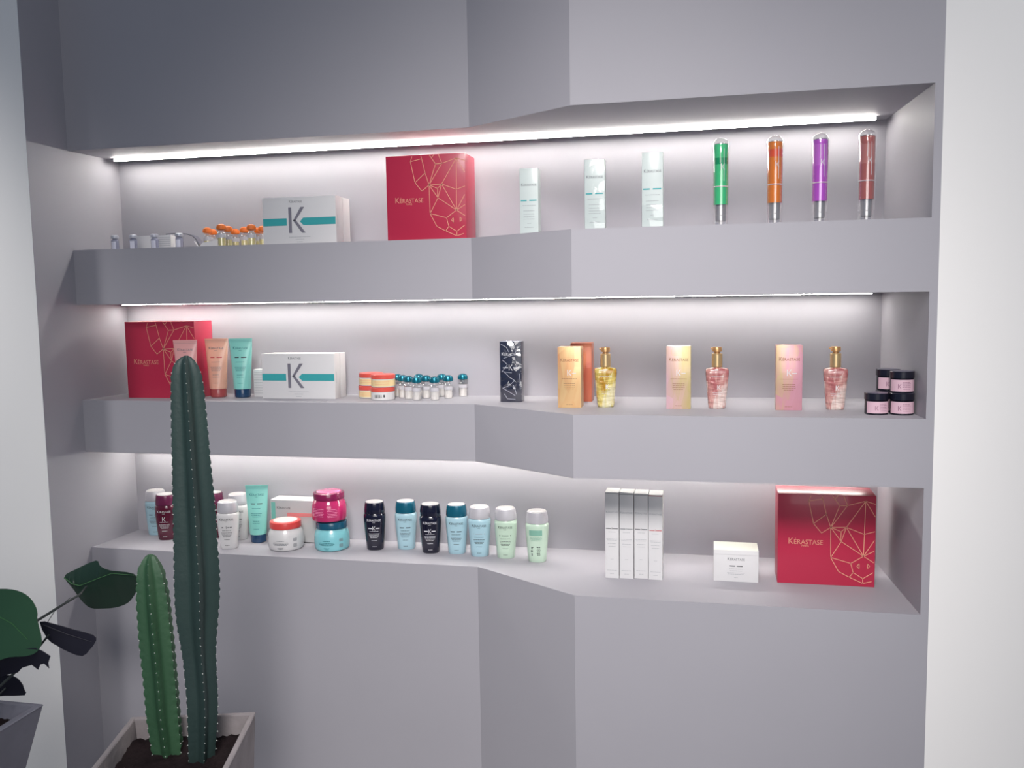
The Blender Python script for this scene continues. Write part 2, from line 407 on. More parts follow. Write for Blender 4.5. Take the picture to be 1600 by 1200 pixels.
# ------------------------------------------------------------------ slim cartons of the top shelf
PALE = mat('pale_mint_card', rgb(205, 216, 214), 0.4, coat=0.2)
WRAP = clear_mat('shrink_wrap', base=.05, edge=.35, bump=.9, bscale=14, rough=.12)
def slim_box(label, loc, w, d, h, wrap):
    t = carton('serum_box', label, loc, w, d, h, PALE, 'slim mint cartons on the top shelf', top=WCARD)
    S = on_box(0)
    printed('logo_lettering', brand(0, h * .735, w * .84), S, INKG, t)
    printed('teal_dashes', [bar(-w * .44, -w * .12, h * .51, h * .528), bar(w * .02, w * .42, h * .51, h * .528)], S, TEALINK, t)
    printed('small_print', small_lines(0, [(h * .44, w * .7), (h * .36, w * .6), (h * .31, w * .6), (h * .27, w * .6), (h * .235, w * .6), (h * .17, w * .2), (h * .11, w * .5)], .0012, 11), S, INKL, t)
    if wrap:
        z0, z1 = wrap
        Geo().add(g_box(-w / 2 - .0012, w / 2 + .0012, -.0016, d + .001, z0 * h, z1 * h + .0015, .0006)).obj('shrink_wrap', WRAP, t)
    return t
slim_box('slim mint carton on the top shelf, nearest the red gift box', (1.568, -.30, Z1T), .055, .041, .192, None)
slim_box('slim mint carton in creased clear wrap, middle one of three on the top shelf', (1.774, -.40, Z1T), .056, .036, .193, (.004, 1.0))
slim_box('tallest slim mint carton on the top shelf, next to the green tube', (1.9325, -.40, Z1T), .057, .040, .205, (.004, .30))

# ------------------------------------------------------------------ coloured tubes
GLASS = clear_mat('clear_glass', base=.06, edge=.75)
GLASSV = clear_mat('vial_glass', base=.10, edge=.6)
def color_tube(label, x, col, band, bandrange, sc_=1.0):
    t = thing('concentrate_tube', label, 'bottle', (x, -.38, Z1T), .1, 'coloured display tubes on the top shelf')
    L = mat('liquid_' + label.split()[0], col, .18, coat=.6, var=.06, scale=40)
    B = mat('band_' + label.split()[0], band, .2, coat=.6, var=.05)
    h = .238 * sc_
    dome = [(h - .022 + .022 * math.sin(a), max(.0004, .0228 * math.cos(a)), max(.0004, .0228 * math.cos(a))) for a in [i * PI / 16 for i in range(0, 9)]]
    Geo().add(g_loft([(.030, .0208, .0208), (.06, .0214, .0214)] + dome, 32, cap0=False)).obj('outer_tube', GLASS, t)
    Geo().add(g_loft([(.058, .0192, .0192), (.105, .0196, .0196)], 32, cap1=False)).obj('lower_liquid', L, t)
    Geo().add(g_loft([(.1045, .0200, .0200), (.1052, .0212, .0212), (.1066, .0212, .0212), (.1075, .0200, .0200)], 32)).obj('ring', clear_ring, t)
    Geo().add(g_loft([(.105, .0196, .0196), (bandrange[0], .0199, .0199)], 32, cap1=False)).obj('liquid', L, t)
    Geo().add(g_loft([(bandrange[0], .01995, .01995), (bandrange[1], .0200, .0200)], 32)).obj('colour_band', B, t)
    Geo().add(g_loft([(bandrange[1], .0199, .0199), (h - .020, .0200, .0200), (h - .0185, .019, .019)], 32)).obj('upper_liquid', L, t)
    Geo().add(g_loft([(h - .0185, .0185, .0185), (h - .017, .0185, .0185), (h - .0155, .015, .015)], 24)).obj('stopper', INKG, t)
    Geo().add(g_loft([(.014, .0125, .0125), (.016, .0140, .0140), (.052, .0145, .0145), (.0578, .0150, .0150)], 32)).obj('metal_collar', SILVER, t)
    Geo().add(g_loft([(0.002, .0035, .0035), (.014, .0045, .0045)], 16)).obj('nozzle', SILVTOP, t)
    Geo().add(g_loft([(0, .0205, .0205), (.027, .0205, .0205)], 32, cap1=False)).obj('clear_base', GLASSV, t)
    printed('scale_marks', emblem(.003, .150, .016) + [bar(.0055, .007, .12, .205, 1), bar(-.0045, -.0035, .168, .205, 1)], lambda u, v: (u, -math.sqrt(.0205 ** 2 - u * u), v), WINK, t)
    return t
clear_ring = mat('pale_ring', rgb(232, 214, 220), .15, coat=.7)
color_tube('green liquid in a clear domed tube on the top shelf', 2.115, rgb(72, 196, 132), rgb(20, 150, 95), (.165, .182), .995)
color_tube('orange liquid in a clear domed tube on the top shelf', 2.256, rgb(226, 128, 40), rgb(228, 90, 50), (.178, .198), .992)
color_tube('purple liquid in a clear domed tube on the top shelf', 2.371, rgb(190, 88, 205), rgb(200, 110, 212), (.15, .205), .992)
color_tube('brown pink liquid in a clear domed tube, next to the right wall', 2.488, rgb(182, 104, 98), rgb(196, 126, 120), (.15, .20), 1.005)

# ------------------------------------------------------------------ vials
def vial(name, label, loc, cap, fill, group, label_m=None, h=.075, filled=.5, rot=0.0):
    t = thing(name, label, 'vial', loc, rot, group); s = h / .075; r = .0145 * min(s * 1.0, 1.05)
    Geo().add(g_loft([(0, r * .9, r * .9), (.0015, r, r), (.044 * s, r, r), (.050 * s, r * .62, r * .62), (.056 * s, r * .58, r * .58)], 24)).obj('glass_body', GLASSV, t)
    Geo().add(g_loft([(.001, r * .86, r * .86), (.044 * s * filled, r * .9, r * .9)], 20)).obj('contents', fill, t)
    Geo().add(g_loft([(.054 * s, r * .72, r * .72), (.057 * s, r * 1.12, r * 1.12), (.064 * s, r * 1.18, r * 1.18), (.071 * s, r * .95, r * .95), (.075 * s, r * .45, r * .45)], 24)).obj('cap', cap, t)
    if label_m: Geo().add(g_loft([(.028 * s, r * 1.03, r * 1.03), (.040 * s, r * 1.03, r * 1.03)], 24, False, False)).obj('label_band', label_m, t)
    return t
ORC = mat('orange_cap', rgb(238, 120, 42), .4); YEL = mat('pale_yellow_serum', rgb(226, 214, 150), .3)
TEC = mat('teal_metal_cap', rgb(30, 120, 140), .22, metal=.55); MILK = mat('milky_serum', rgb(232, 228, 224), .35)
PRN = mat('clear_print_band', rgb(200, 198, 204), .4)
OV = [(.414, -.12), (.392, -.05), (.529, -.228), (.508, -.15), (.472, -.04), (.538, -.095), (.61, -.18), (.565, -.045), (.614, -.11)]
OVL = ['orange-capped vial, leftmost of the front ones beside the white paper tray', 'orange-capped vial at the far left, tucked behind its neighbours', 'orange-capped vial nearest the front edge of the shelf',
       'orange-capped vial just behind the front one', 'orange-capped vial at the back wall, fifth from the left', 'orange-capped vial in the middle gap of the cluster', 'orange-capped vial at the front, near the white box with the K',
       'orange-capped vial at the back of the right half of the cluster', 'orange-capped vial touching the left side of the white K box']
ov0 = vial('serum_vial', OVL[0], (OV[0][0], OV[0][1], Z1T), ORC, YEL, 'orange-capped vials on the top shelf', PRN, .071, .62)
for (x, y), lb in list(zip(OV, OVL))[1:]: copy_tree(ov0, (x, y, Z1T), random.uniform(-1, 1), lb)
TV = [(1.155, -.143), (1.215, -.139), (1.245, -.084), (1.171, -.090), (1.208, -.033), (1.054, -.044), (1.118, -.116), (1.086, -.081), (1.128, -.036), (1.278, -.022)]
TVL = ['teal-capped vial in the front row, on the left of the front pair', 'teal-capped vial in the front row, on the right of the front pair', 'teal-capped vial at the right end of the cluster', 'teal-capped vial in the middle row between the front pair',
       'teal-capped vial at the back right of the cluster', 'teal-capped vial at the back left, behind the red-lidded jars', 'teal-capped vial, third from the left of the cluster', 'teal-capped vial, second from the left of the cluster',
       'teal-capped vial at the back wall, middle of the cluster', 'teal-capped vial standing alone to the right of the cluster']
tv0 = vial('serum_vial', TVL[0], (TV[0][0], TV[0][1], Z2T), TEC, MILK, 'teal-capped vials on the middle shelf', PRN, .076, .75)
for (x, y), lb in list(zip(TV, TVL))[1:]: copy_tree(tv0, (x, y, Z2T), random.uniform(-1, 1), lb)
SCAP = mat('crimped_silver', rgb(204, 206, 216), .3, metal=.5); LBL = mat('lilac_white_label', rgb(222, 222, 236), .4)
SV = [(.103, 'small silver-capped vial, far left on the top shelf'), (.174, 'small silver-capped vial, second from the left wall'), (.255, 'small silver-capped vial in front of the white card'), (.348, 'small silver-capped vial beside the clear tray')]
t = thing('sample_vial', SV[0][1], 'vial', (SV[0][0], -.186, Z1T), .3, 'small silver-capped vials')
Geo().add(g_loft([(0, .011, .011), (.0015, .0125, .0125), (.032, .0125, .0125), (.036, .008, .008), (.040, .0075, .0075)], 24)).obj('glass_body', mat('dark_vial_glass', rgb(150, 152, 172), .12, coat=.5), t)
Geo().add(g_loft([(.038, .0085, .0085), (.0385, .0125, .0125), (.041, .0135, .0135), (.048, .0125, .0125), (.050, .009, .009)], 24)).obj('cap', SCAP, t)
printed('paper_label', [bar(-.009, .006, .003, .028, 6)], lambda u, v: (u, -math.sqrt(.0131 ** 2 - u * u), v), LBL, t)
for x, lb in SV[1:]: copy_tree(t, (x, -.186, Z1T), .3, lb)
# card, clear tray and paper tray behind and between them
t = carton('info_card_box', 'low white card box with fine ruled lines behind the small silver vials', (.194, -.11, Z1T), .145, .03, .051, WCARD)
printed('ruled_lines', [bar(.005, .070, z, z + .0012) for z in (.008, .015, .022, .029, .036, .043)], on_box(0), INKL, t)
t = thing('display_tray', 'clear curved plastic tray with a dark upper edge, left of the orange-capped vials', 'tray', (0, -.15, Z1T))
prof = [(.275, .051), (.30, .052), (.33, .052), (.355, .049), (.375, .042), (.388, .030), (.395, .016), (.398, 0)]
v = []; f = []
for x, z in prof: v += [(x, 0, z), (x, .035, z), (x - .001, 0, z - .0015 if z > .01 else z), (x - .001, .035, z - .0015 if z > .01 else z)]
for i in range(len(prof) - 1):
    a = i * 4; b = a + 4; f += [(a, b, b + 1, a + 1), (a + 2, a + 3, b + 3, b + 2), (a, a + 2, b + 2, b), (a + 1, b + 1, b + 3, a + 3)]
new_mesh('shell', v, f, clear_mat('tray_plastic', tint=(.8, .82, .88, 1), base=.15, edge=.5), parent=t)
Geo().add(g_tube([(x, 0, z) for x, z in prof], .0014, 6)).obj('dark_edge', mat('dark_plastic_edge', rgb(70, 72, 82), .4), t)
t = thing('paper_tray', 'small white paper tray leaning in front of the first orange-capped vials', 'tray', (.462, -.20, Z1T))
Geo().add(([(-.034, 0, 0), (.034, 0, 0), (.034, .035, 0), (-.034, .035, 0), (-.022, 0, .014), (.034, 0, .024), (.034, .035, .024), (-.022, .035, .014)], [(3, 2, 1, 0), (4, 5, 6, 7), (0, 1, 5, 4), (1, 2, 6, 5), (2, 3, 7, 6), (3, 0, 4, 7)])).obj('tray_body', WCARD, t, smooth=None)
Geo().add(g_tube([(-.033, 0, .001), (-.040, 0, .006), (-.046, 0, .016), (-.050, 0, .020)], .002, 6)).obj('folded_tab', WCARD, t)

# ------------------------------------------------------------------ middle shelf
PINKT = mat('pink_tube_plastic', rgb(232, 168, 165), .3, coat=.3); PEACH = mat('peach_tube_plastic', rgb(240, 184, 160), .3, coat=.3)
MINT = mat('mint_tube_plastic', rgb(140, 214, 204), .3, coat=.3); NAVYC = mat('navy_cap', rgb(28, 62, 98), .22, coat=.5)
ROSEC = mat('rose_brown_cap', rgb(176, 84, 84), .2, coat=.6)
tube((.362, -.205, Z2T), .25, 'pink cream tube behind the top of the tall cactus', PINKT, ROSEC, INKG, REDINK, 'cream tubes on the middle shelf')
tube((.423, -.112, Z2T), .22, 'peach cream tube with a rose cap, between the pink and mint tubes', PEACH, ROSEC, INKG, REDINK, 'cream tubes on the middle shelf')
tube((.515, -.112, Z2T), .22, 'mint green cream tube with a navy cap on the middle shelf', MINT, NAVYC, TEALDARK, INK, 'cream tubes on the middle shelf')
t = carton('ruled_box', 'small white box with fine grey lines, half hidden behind the white K box', (.574, -.088, Z2T), .058, .045, .094, WCARD)
printed('ruled_lines', [bar(-.027, .02, z, z + .0012) for z in [.012 + .009 * i for i in range(9)]], on_box(0), INKL, t)

STR = mat('coral_red_lid', rgb(222, 88, 76), .35, coat=.2); CREAM = mat('cream_yellow_label', rgb(240, 214, 160), .4)
def small_jar(loc, rot, label, white):
    t = thing('balm_jar', label, 'jar', loc, rot, 'coral-lidded jars on the middle shelf')
    Geo().add(g_loft([(0, .037, .037), (.0015, .039, .039), (.026, .039, .039), (.0275, .037, .037)], 40)).obj('jar_body', OFFW, t)
    Geo().add(g_loft([(.027, .038, .038), (.028, .040, .040), (.040, .040, .040), (.0418, .038, .038)], 40)).obj('lid', STR, t)
    if not white: Geo().add(g_loft([(.004, .0394, .0394), (.024, .0394, .0394)], 40, False, False)).obj('label_band', CREAM, t)
    cyl = lambda u, v: (u, -math.sqrt(max(.0398 ** 2 - u * u, 0)), v)
    if white: printed('barcode', [bar(-.024 + .0035 * i, -.024 + .0035 * i + .0008 * (1 + i * 7 % 3), .008, .018, 1) for i in range(8)] + [bar(.008, .012, .010, .018, 1)], cyl, INK, t)
    else: printed('small_print', small_lines(0, [(.018, .05), (.011, .045)], .001, 6), cyl, ROSEINK, t)
    return t
small_jar((.970, -.079, Z2T), 0, 'coral-lidded jar at the bottom of the left stack, beside the white K box', False)
small_jar((.974, -.081, Z2T + .042), 0, 'coral-lidded jar on top of the left stack, beside the white K box', False)
small_jar((1.035, -.135, Z2T), .2, 'coral-lidded jar with a barcode, bottom of the front stack', True)
small_jar((1.037, -.134, Z2T + .042), .2, 'coral-lidded jar with a cream label, top of the front stack', False)

NAVY = mat('navy_card', rgb(30, 34, 58), .35, coat=.3)
WRAPN = clear_mat('creased_wrap', base=.10, edge=.4, bump=1.0, bscale=22, rough=.10)
t = carton('wrapped_box', 'dark navy box in creased clear wrap on the middle shelf', (1.478, -.177, Z2T), .068, .040, .190, NAVY, top=mat('pale_blue_card', rgb(190, 196, 214), .4))
printed('logo_lettering', brand(0, .146, .058), on_box(0), WINK, t)
printed('emblem', [bar(-.025, -.008, .1065, .1095), bar(.008, .025, .1065, .1095)] + emblem(0, .100, .018), on_box(0), WINK, t)
# wrap creases: their white streak highlights coloured in as thin pale ridges
cre = [((-.030, .182), (-.012, .172)), ((-.012, .172), (-.006, .158)), ((.024, .172), (.012, .150)), ((.012, .150), (-.022, .138)), ((-.026, .132), (-.010, .118)), ((-.010, .118), (-.028, .096)), ((-.028, .096), (.004, .092)),
       ((.022, .122), (.016, .108)), ((-.020, .094), (-.004, .078)), ((-.004, .078), (.012, .068)), ((.012, .068), (-.006, .052)), ((-.006, .052), (-.026, .044)), ((-.026, .044), (.014, .020)), ((.008, .054), (.018, .024)), ((-.022, .026), (-.012, .010)), ((-.012, .010), (.014, .008)), ((.028, .09), (.030, .04))]
g = Geo()
for a, b in cre: g.add(g_tube([(a[0], -.0016, a[1]), ((a[0] + b[0]) / 2 + .001, -.0024, (a[1] + b[1]) / 2), (b[0], -.0014, b[1])], .0007, 5))
STREAK = mat('crease_highlight', rgb(196, 200, 214), .25, spec=.8)
g.obj('wrap_crease_highlights', STREAK, t)
Geo().add(g_box(-.0353, .0353, -.0012, .0412, .0005, .1915, .0006)).obj('shrink_wrap', WRAPN, t)

def pearl(name, c1, c2, c3, scale=9.0, metal=.45, slope=0.0):
    m = bpy.data.materials.new(name); m.use_nodes = True
    n = m.node_tree.nodes; l = m.node_tree.links; b = n['Principled BSDF']
    tc = n.new('ShaderNodeTexCoord'); mp = n.new('ShaderNodeMapping'); mp.inputs['Scale'].default_value = (1.6, 1, .45)
    vo = n.new('ShaderNodeTexVoronoi'); vo.inputs['Scale'].default_value = scale * 2.4
    nz = n.new('ShaderNodeTexNoise'); nz.inputs['Scale'].default_value = scale
    ad = n.new('ShaderNodeMath'); ad.operation = 'MULTIPLY_ADD'; ad.inputs[1].default_value = .35
    cr = n.new('ShaderNodeValToRGB'); e = cr.color_ramp.elements
    e[0].position = .35; e[0].color = c1; e[1].position = .85; e[1].color = c3
    x = e.new(.6); x.color = c2
    l.new(tc.outputs['Object'], mp.inputs[0]); l.new(mp.outputs[0], vo.inputs['Vector']); l.new(mp.outputs[0], nz.inputs['Vector'])
    l.new(vo.outputs['Color'], ad.inputs[0]); l.new(nz.outputs['Fac'], ad.inputs[2]); sx = n.new('ShaderNodeSeparateXYZ'); l.new(tc.outputs['Object'], sx.inputs[0]); gm = n.new('ShaderNodeMath'); gm.operation = 'MULTIPLY_ADD'; gm.inputs[1].default_value = slope; l.new(sx.outputs[0], gm.inputs[0]); l.new(ad.outputs[0], gm.inputs[2])
    l.new(gm.outputs[0], cr.inputs[0]); l.new(cr.outputs[0], b.inputs['Base Color'])
    b.inputs['Metallic'].default_value = metal; b.inputs['Roughness'].default_value = .38; b.inputs['Coat Weight'].default_value = .3
    return m
GOLDP = pearl('gold_foil_card', rgb(236, 176, 122), rgb(244, 206, 150), rgb(226, 150, 104))
COPP = pearl('copper_foil_card', rgb(218, 124, 92), rgb(206, 108, 84), rgb(232, 150, 108))
PGP = pearl('pink_gold_foil_card', rgb(230, 190, 198), rgb(220, 186, 168), rgb(206, 186, 132), 16, .35, 6.0)
PNP = pearl('pink_foil_card', rgb(220, 162, 180), rgb(216, 156, 168), rgb(210, 182, 142), 14, .35, -5.0)
def oil_box(name, label, loc, w, d, h, m, ink, top, front=True):
    t = carton(name, label, loc, w, d, h, m, 'foil oil cartons on the middle shelf', top=top)
    if front:
        S = on_box(0)
        printed('logo_lettering', brand(0, h * .765, w * .80), S, ink, t)
        printed('emblem', emblem(0, h * .53, h * .10) + [bar(.008, .020, h * .565, h * .577)], S, WINK, t)
        printed('small_print', small_lines(0, [(h * .48, w * .66), (h * .40, w * .5), (h * .37, w * .48), (h * .34, w * .5), (h * .31, w * .4), (h * .05, w * .3)], .001, 13), S, ink, t)
    return t
BRN = mat('bronze_ink', rgb(150, 104, 74), .4)
oil_box('oil_box', 'gold and peach foil carton left of the gold pump bottle', (1.684, -.308, Z2T), .069, .056, .179, GOLDP, BRN, GOLDP)
oil_box('oil_box', 'copper red foil carton half hidden behind the gold one', (1.697, -.150, Z2T), .066, .056, .183, COPP, BRN, COPP, False)
oil_box('oil_box', 'pink and gold foil carton between the gold and the first pink pump bottle', (2.001, -.311, Z2T), .069, .05, .181, PGP, BRN, WCARD)
oil_box('oil_box', 'pink foil carton between the two pink pump bottles', (2.3055, -.313, Z2T), .071, .05, .182, PNP, BRN, PNP)

def oil_glass(name, c1, c2, c3):
    m = pearl(name, c1, c2, c3, 26, .0)
    n = m.node_tree.nodes; l = m.node_tree.links; b = n['Principled BSDF']
    b.inputs['Roughness'].default_value = .06; b.inputs['Transmission Weight'].default_value = .35; cr = [q for q in n if q.type == 'VALTORGB'][0].color_ramp.elements; cr[0].position = .46; cr[1].position = .66; cr[2].position = .84; b.inputs['IOR'].default_value = 1.3; b.inputs['Coat Weight'].default_value = 1; b.inputs['Coat Roughness'].default_value = .03  # sharper ramp: its near-white end paints sparkle highlights into the glass colour
    tc = n.new('ShaderNodeTexCoord'); mp = n.new('ShaderNodeMapping'); mp.inputs['Scale'].default_value = (1, 1, 2.4)
    nb = n.new('ShaderNodeTexNoise'); nb.inputs['Scale'].default_value = 38; nb.inputs['Detail'].default_value = 1
    bp = n.new('ShaderNodeBump'); bp.inputs['Strength'].default_value = .9; bp.inputs['Distance'].default_value = .008
    l.new(tc.outputs['Object'], mp.inputs[0]); l.new(mp.outputs[0], nb.inputs['Vector']); l.new(nb.outputs['Fac'], bp.inputs['Height']); l.new(bp.outputs['Normal'], b.inputs['Normal'])
    return m
OILG = oil_glass('golden_oil_glass', rgb(200, 150, 50), rgb(240, 222, 130), rgb(255, 250, 215))
OILP = oil_glass('pink_oil_glass', rgb(196, 116, 118), rgb(228, 172, 164), rgb(255, 240, 232))
GOLD = mat('polished_gold', rgb(240, 208, 156), .28, metal=.75); GOLDM = mat('copper_gold_button', rgb(206, 158, 108), .35, metal=.6)
OR = [(0, .0225, .0200, 3.5), (.002, .0245, .0215, 4), (.012, .0255, .0225, 4), (.05, .0290, .0250, 4), (.100, .0332, .0272, 5), (.110, .0334, .0272, 5), (.1145, .0315, .0255, 4.5), (.1170, .024, .021, 3.2), (.1185, .015, .015, 2.2), (.120, .0125, .0125, 2)]
def oil_bottle(label, loc, rot, m):
    t = thing('oil_bottle', label, 'bottle', loc, rot, 'pump oil bottles on the middle shelf')
    Geo().add(g_loft(OR, 48)).obj('glass_body', m, t, smooth=50)
    c = Geo().add(g_loft([(.1190, .0135, .0135), (.120, .0150, .0150), (.156, .0150, .0150), (.158, .0135, .0135)], 32)).obj('pump_collar', GOLD, t)
    p = Geo().add(g_loft([(.158, .0085, .0085), (.163, .0085, .0085), (.1635, .0138, .0138), (.174, .0138, .0138), (.1765, .0125, .0125)], 32)).add(g_box(-.018, 0, -.003, .003, .169, .1745, .001)).obj('pump_button', GOLDM, t)
    S = on_loft(OR, .0008)
    printed('emblem', emblem(.004, .056, .013), S, WINK, t)
    printed('small_print', small_lines(0, [(.092, .036), (.046, .028), (.041, .024)], .001, 17), S, WINK, t)
    return t
oil_bottle('golden oil bottle with a gold pump on the middle shelf', (1.787, -.272, Z2T), .15, OILG)
oil_bottle('pink oil bottle with a gold pump, between two foil cartons', (2.109, -.274, Z2T), .05, OILP)
oil_bottle('pink oil bottle with a gold pump, between the pink carton and the black-lidded jars', (2.433, -.274, Z2T), -.05, OILP)

BLK = mat('black_jar_plastic', rgb(24, 24, 38), .25, coat=.4); PKL = mat('pink_paper_label', rgb(224, 188, 202), .45)
def black_jar(loc, rot, label):
    t = thing('cream_jar', label, 'jar', loc, rot, 'black jars with pink labels')
    Geo().add(g_loft([(0, .028, .028), (.002, .0297, .0297), (.037, .0297, .0297), (.040, .027, .027)], 40)).obj('jar_body', BLK, t)
    Geo().add(g_loft([(.0395, .0295, .0295), (.0402, .0312, .0312), (.0565, .0312, .0312), (.0578, .030, .030)], 40)).obj('lid', BLK, t)
    Geo().add(g_loft([(.0572, .0285, .0285), (.0581, .0285, .0285), (.0583, .027, .027)], 32)).obj('lid_top', mat('dark_grey_lid_top', rgb(96, 92, 112), .3), t)
    cyl = lambda u, v: (.0302 * math.sin(u / .0302), -.0302 * math.cos(u / .0302), v)
    printed('pink_label', [bar(-.036, .042, .005, .036, 20)], cyl, PKL, t)
    cyl2 = lambda u, v: (.0306 * math.sin(u / .0306), -.0306 * math.cos(u / .0306), v)
    printed('small_print', small_lines(.010, [(.029, .020), (.025, .022), (.020, .020), (.016, .022), (.011, .018)], .0012, 21), cyl2, mat('mauve_ink', rgb(150, 104, 128), .5), t)
    printed('label_lettering', emblem(-.008, .013, .012), cyl2, mat('mauve_ink', rgb(150, 104, 128), .5), t)
    return t
black_jar((2.526, -.371, Z2T), .15, 'black jar with a pink label standing alone in front, left of the stacks')
black_jar((2.590, -.372, Z2T), -.1, 'black jar with a pink label, bottom of the front stack by the right wall')
black_jar((2.589, -.371, Z2T + .0585), -.1, 'black jar with a pink label, top of the front stack by the right wall')
black_jar((2.566, -.305, Z2T), .1, 'black jar with a pink label, bottom of the rear stack in the corner')
black_jar((2.566, -.305, Z2T + .0585), .1, 'black jar with a pink label, top of the rear stack in the corner')

# ------------------------------------------------------------------ lowest shelf
PBL = mat('pale_blue_plastic', rgb(172, 208, 220), .28, coat=.4); MAR = mat('maroon_plastic', rgb(86, 18, 44), .18, coat=.7)
MARC = mat('plum_cap', rgb(104, 36, 72), .2, coat=.5); BLKB = mat('blue_black_plastic', rgb(22, 22, 42), .16, coat=.7); TCAP = mat('teal_cap', rgb(24, 98, 122), .22, coat=.5, metal=.2)
PGR = mat('pale_green_plastic', rgb(196, 220, 200), .28, coat=.4); WSL = mat('white_silver_cap', rgb(206, 204, 210), .35, metal=.25)
shampoo((.106, -.042, Z3T), .3, 'pale blue shampoo bottle with a silver cap, far left behind the maroon one', PBL, WSL, SILVTOP, INK, INK, 'dash')
shampoo((.184, -.098, Z3T), .3, 'maroon shampoo bottle with a white letter K, left of the tall cactus', MAR, MARC, SILVTOP, WINK, WINK, 'bigk')
shampoo((.343, -.045, Z3T), .3, 'maroon shampoo bottle peeping out to the right behind the tall cactus', MAR, MARC, SILVTOP, WINK, WINK, 'bigk')
shampoo((.470, -.168, Z3T), .28, 'white shampoo bottle with a silver cap, right of the tall cactus', OFFW, WSL, SILVTOP, INK, INK, 'dots')
shampoo((.445, -.055, Z3T), .28, 'white bottle with a silver cap tucked behind the mint tube', OFFW, WSL, SILVTOP, INK, INK, 'dash')
tube((.535, -.082, Z3T), .22, 'mint green cream tube with a navy cap on the lowest shelf', MINT, NAVYC, TEALDARK, INK, 'cream tubes on the lowest shelf')
shampoo((.979, -.099, Z3T), .24, 'blue-black shampoo bottle right of the magenta jar, first of the row', BLKB, BLKB, SILVTOP, WINK, WINK, 'k', 'row of shampoo bottles')
shampoo((1.082, -.075, Z3T), .22, 'pale blue shampoo bottle with a teal cap, between the two blue-black bottles', PBL, TCAP, SILVTOP, INK, INK, 'dash', 'row of shampoo bottles')
shampoo((1.179, -.105, Z3T), .2, 'blue-black shampoo bottle third in the row, between two teal-capped ones', BLKB, BLKB, SILVTOP, WINK, WINK, 'k', 'row of shampoo bottles')
shampoo((1.268, -.098, Z3T), .18, 'pale blue shampoo bottle with a teal cap, fourth in the row', PBL, TCAP, SILVTOP, INK, INK, 'dash', 'row of shampoo bottles')
shampoo((1.351, -.115, Z3T), .16, 'pale blue shampoo bottle with a silver cap, fifth in the row', PBL, WSL, SILVTOP, INK, INKL, 'stars', 'row of shampoo bottles')
shampoo((1.441, -.122, Z3T), .14, 'pale green shampoo bottle with a silver cap showing its front', PGR, WSL, SILVTOP, INK, INK, 'stars', 'row of shampoo bottles')
shampoo((1.550, -.147, Z3T), .05, 'pale green shampoo bottle showing its back label, last of the row', PGR, WSL, SILVTOP, INK, mat('sea_green_ink', rgb(128, 178, 160), .5), 'back', 'row of shampoo bottles')

SILB = mat('silver_board', rgb(206, 206, 206), .3, metal=.25)
t = carton('gift_set_box', 'silver box standing behind the white jar with the red lid', (.665, -.072, Z3T), .17, .066, .150, SILB, top=WCARD)
printed('logo_lettering', brand(-.035, .118, .052), on_box(0), INK, t)
printed('pink_stripe', [bar(-.022, .08, .093, .106)], on_box(0), mat('soft_pink_ink', rgb(228, 140, 140), .4), t)
printed('teal_edge_stripe', [bar(-.082, -.066, .07, .142)], on_box(0), mat('soft_teal_ink', rgb(120, 190, 178), .4), t)
printed('bottom_edge', [bar(-.08, .08, .001, .003)], on_box(0), INK, t)

JB = [(0, .052, .052), (.003, .0565, .0565), (.010, .0590, .0590), (.030, .0600, .0600), (.052, .0585, .0585), (.064, .0545, .0545), (.071, .0500, .0500), (.074, .0485, .0485)]
def mask_jar(label, loc, rot, body, lid, disc, ink, style):
    t = thing('hair_mask_jar', label, 'jar', loc, rot, 'large round mask jars')
    Geo().add(g_loft(JB, 56)).obj('jar_body', body, t)
    l = Geo().add(g_loft([(.0735, .0515, .0515), (.0745, .0530, .0530), (.092, .0530, .0530), (.0955, .0515, .0515), (.0968, .048, .048)], 56)).obj('lid', lid, t)
    Geo().add(g_loft([(.0965, .041, .041), (.0985, .040, .040), (.0992, .036, .036)], 48)).obj('lid_disc', disc, l)
    cyl = lambda e: (lambda u, v: tuple((lambda r: (r * math.sin(u / r), -r * math.cos(u / r), v))(on_loft_r(v) + e)))
    def on_loft_r(v):
        for a, b in zip(JB, JB[1:]):
            if a[0] <= v <= b[0]: return a[1] + (b[1] - a[1]) * (v - a[0]) / (b[0] - a[0])
        return .055
    S = cyl(.0006)
    if style == 'front':
        printed('small_print', small_lines(-.004, [(.036, .026), (.030, .050), (.026, .055), (.022, .045), (.012, .02), (.008, .014)], .0018, 31), S, ink, t)
        printed('barcode', [bar(.040 + i * .0018, .041 + i * .0018, .014, .044, 1) for i in range(8)], S, INKG, t)
        printed('side_label', [bar(-.066, -.062, .012, .046, 1)], S, INKG, t)
    else:
        printed('small_print', small_lines(-.026, [(.046, .046), (.041, .046), (.036, .044), (.031, .046), (.026, .04), (.021, .046)], .0016, 35) + small_lines(.026, [(.044, .03), (.039, .034), (.034, .034), (.029, .03), (.024, .034), (.019, .032)], .0016, 37), S, ink, t)
    return t
MAG = mat('magenta_plastic', rgb(194, 48, 106), .14, coat=.8); MAGL = mat('magenta_lid', rgb(132, 30, 78), .2, coat=.5); MAGD = mat('pink_gloss_disc', rgb(224, 96, 150), .15, coat=.8)
AQ = mat('aqua_plastic', rgb(134, 204, 212), .25, coat=.5)
mask_jar('white mask jar with a coral red lid on the lowest shelf', (.667, -.135, Z3T), .2, OFFW, mat('coral_lid', rgb(226, 78, 76), .3, coat=.3), OFFW, INKG, 'front')
mask_jar('aqua mask jar with a dark teal lid, under the magenta jar', (.827, -.112, Z3T), .15, AQ, mat('deep_teal_lid', rgb(28, 82, 108), .25, coat=.5), TCAP, TEALDARK, 'front')
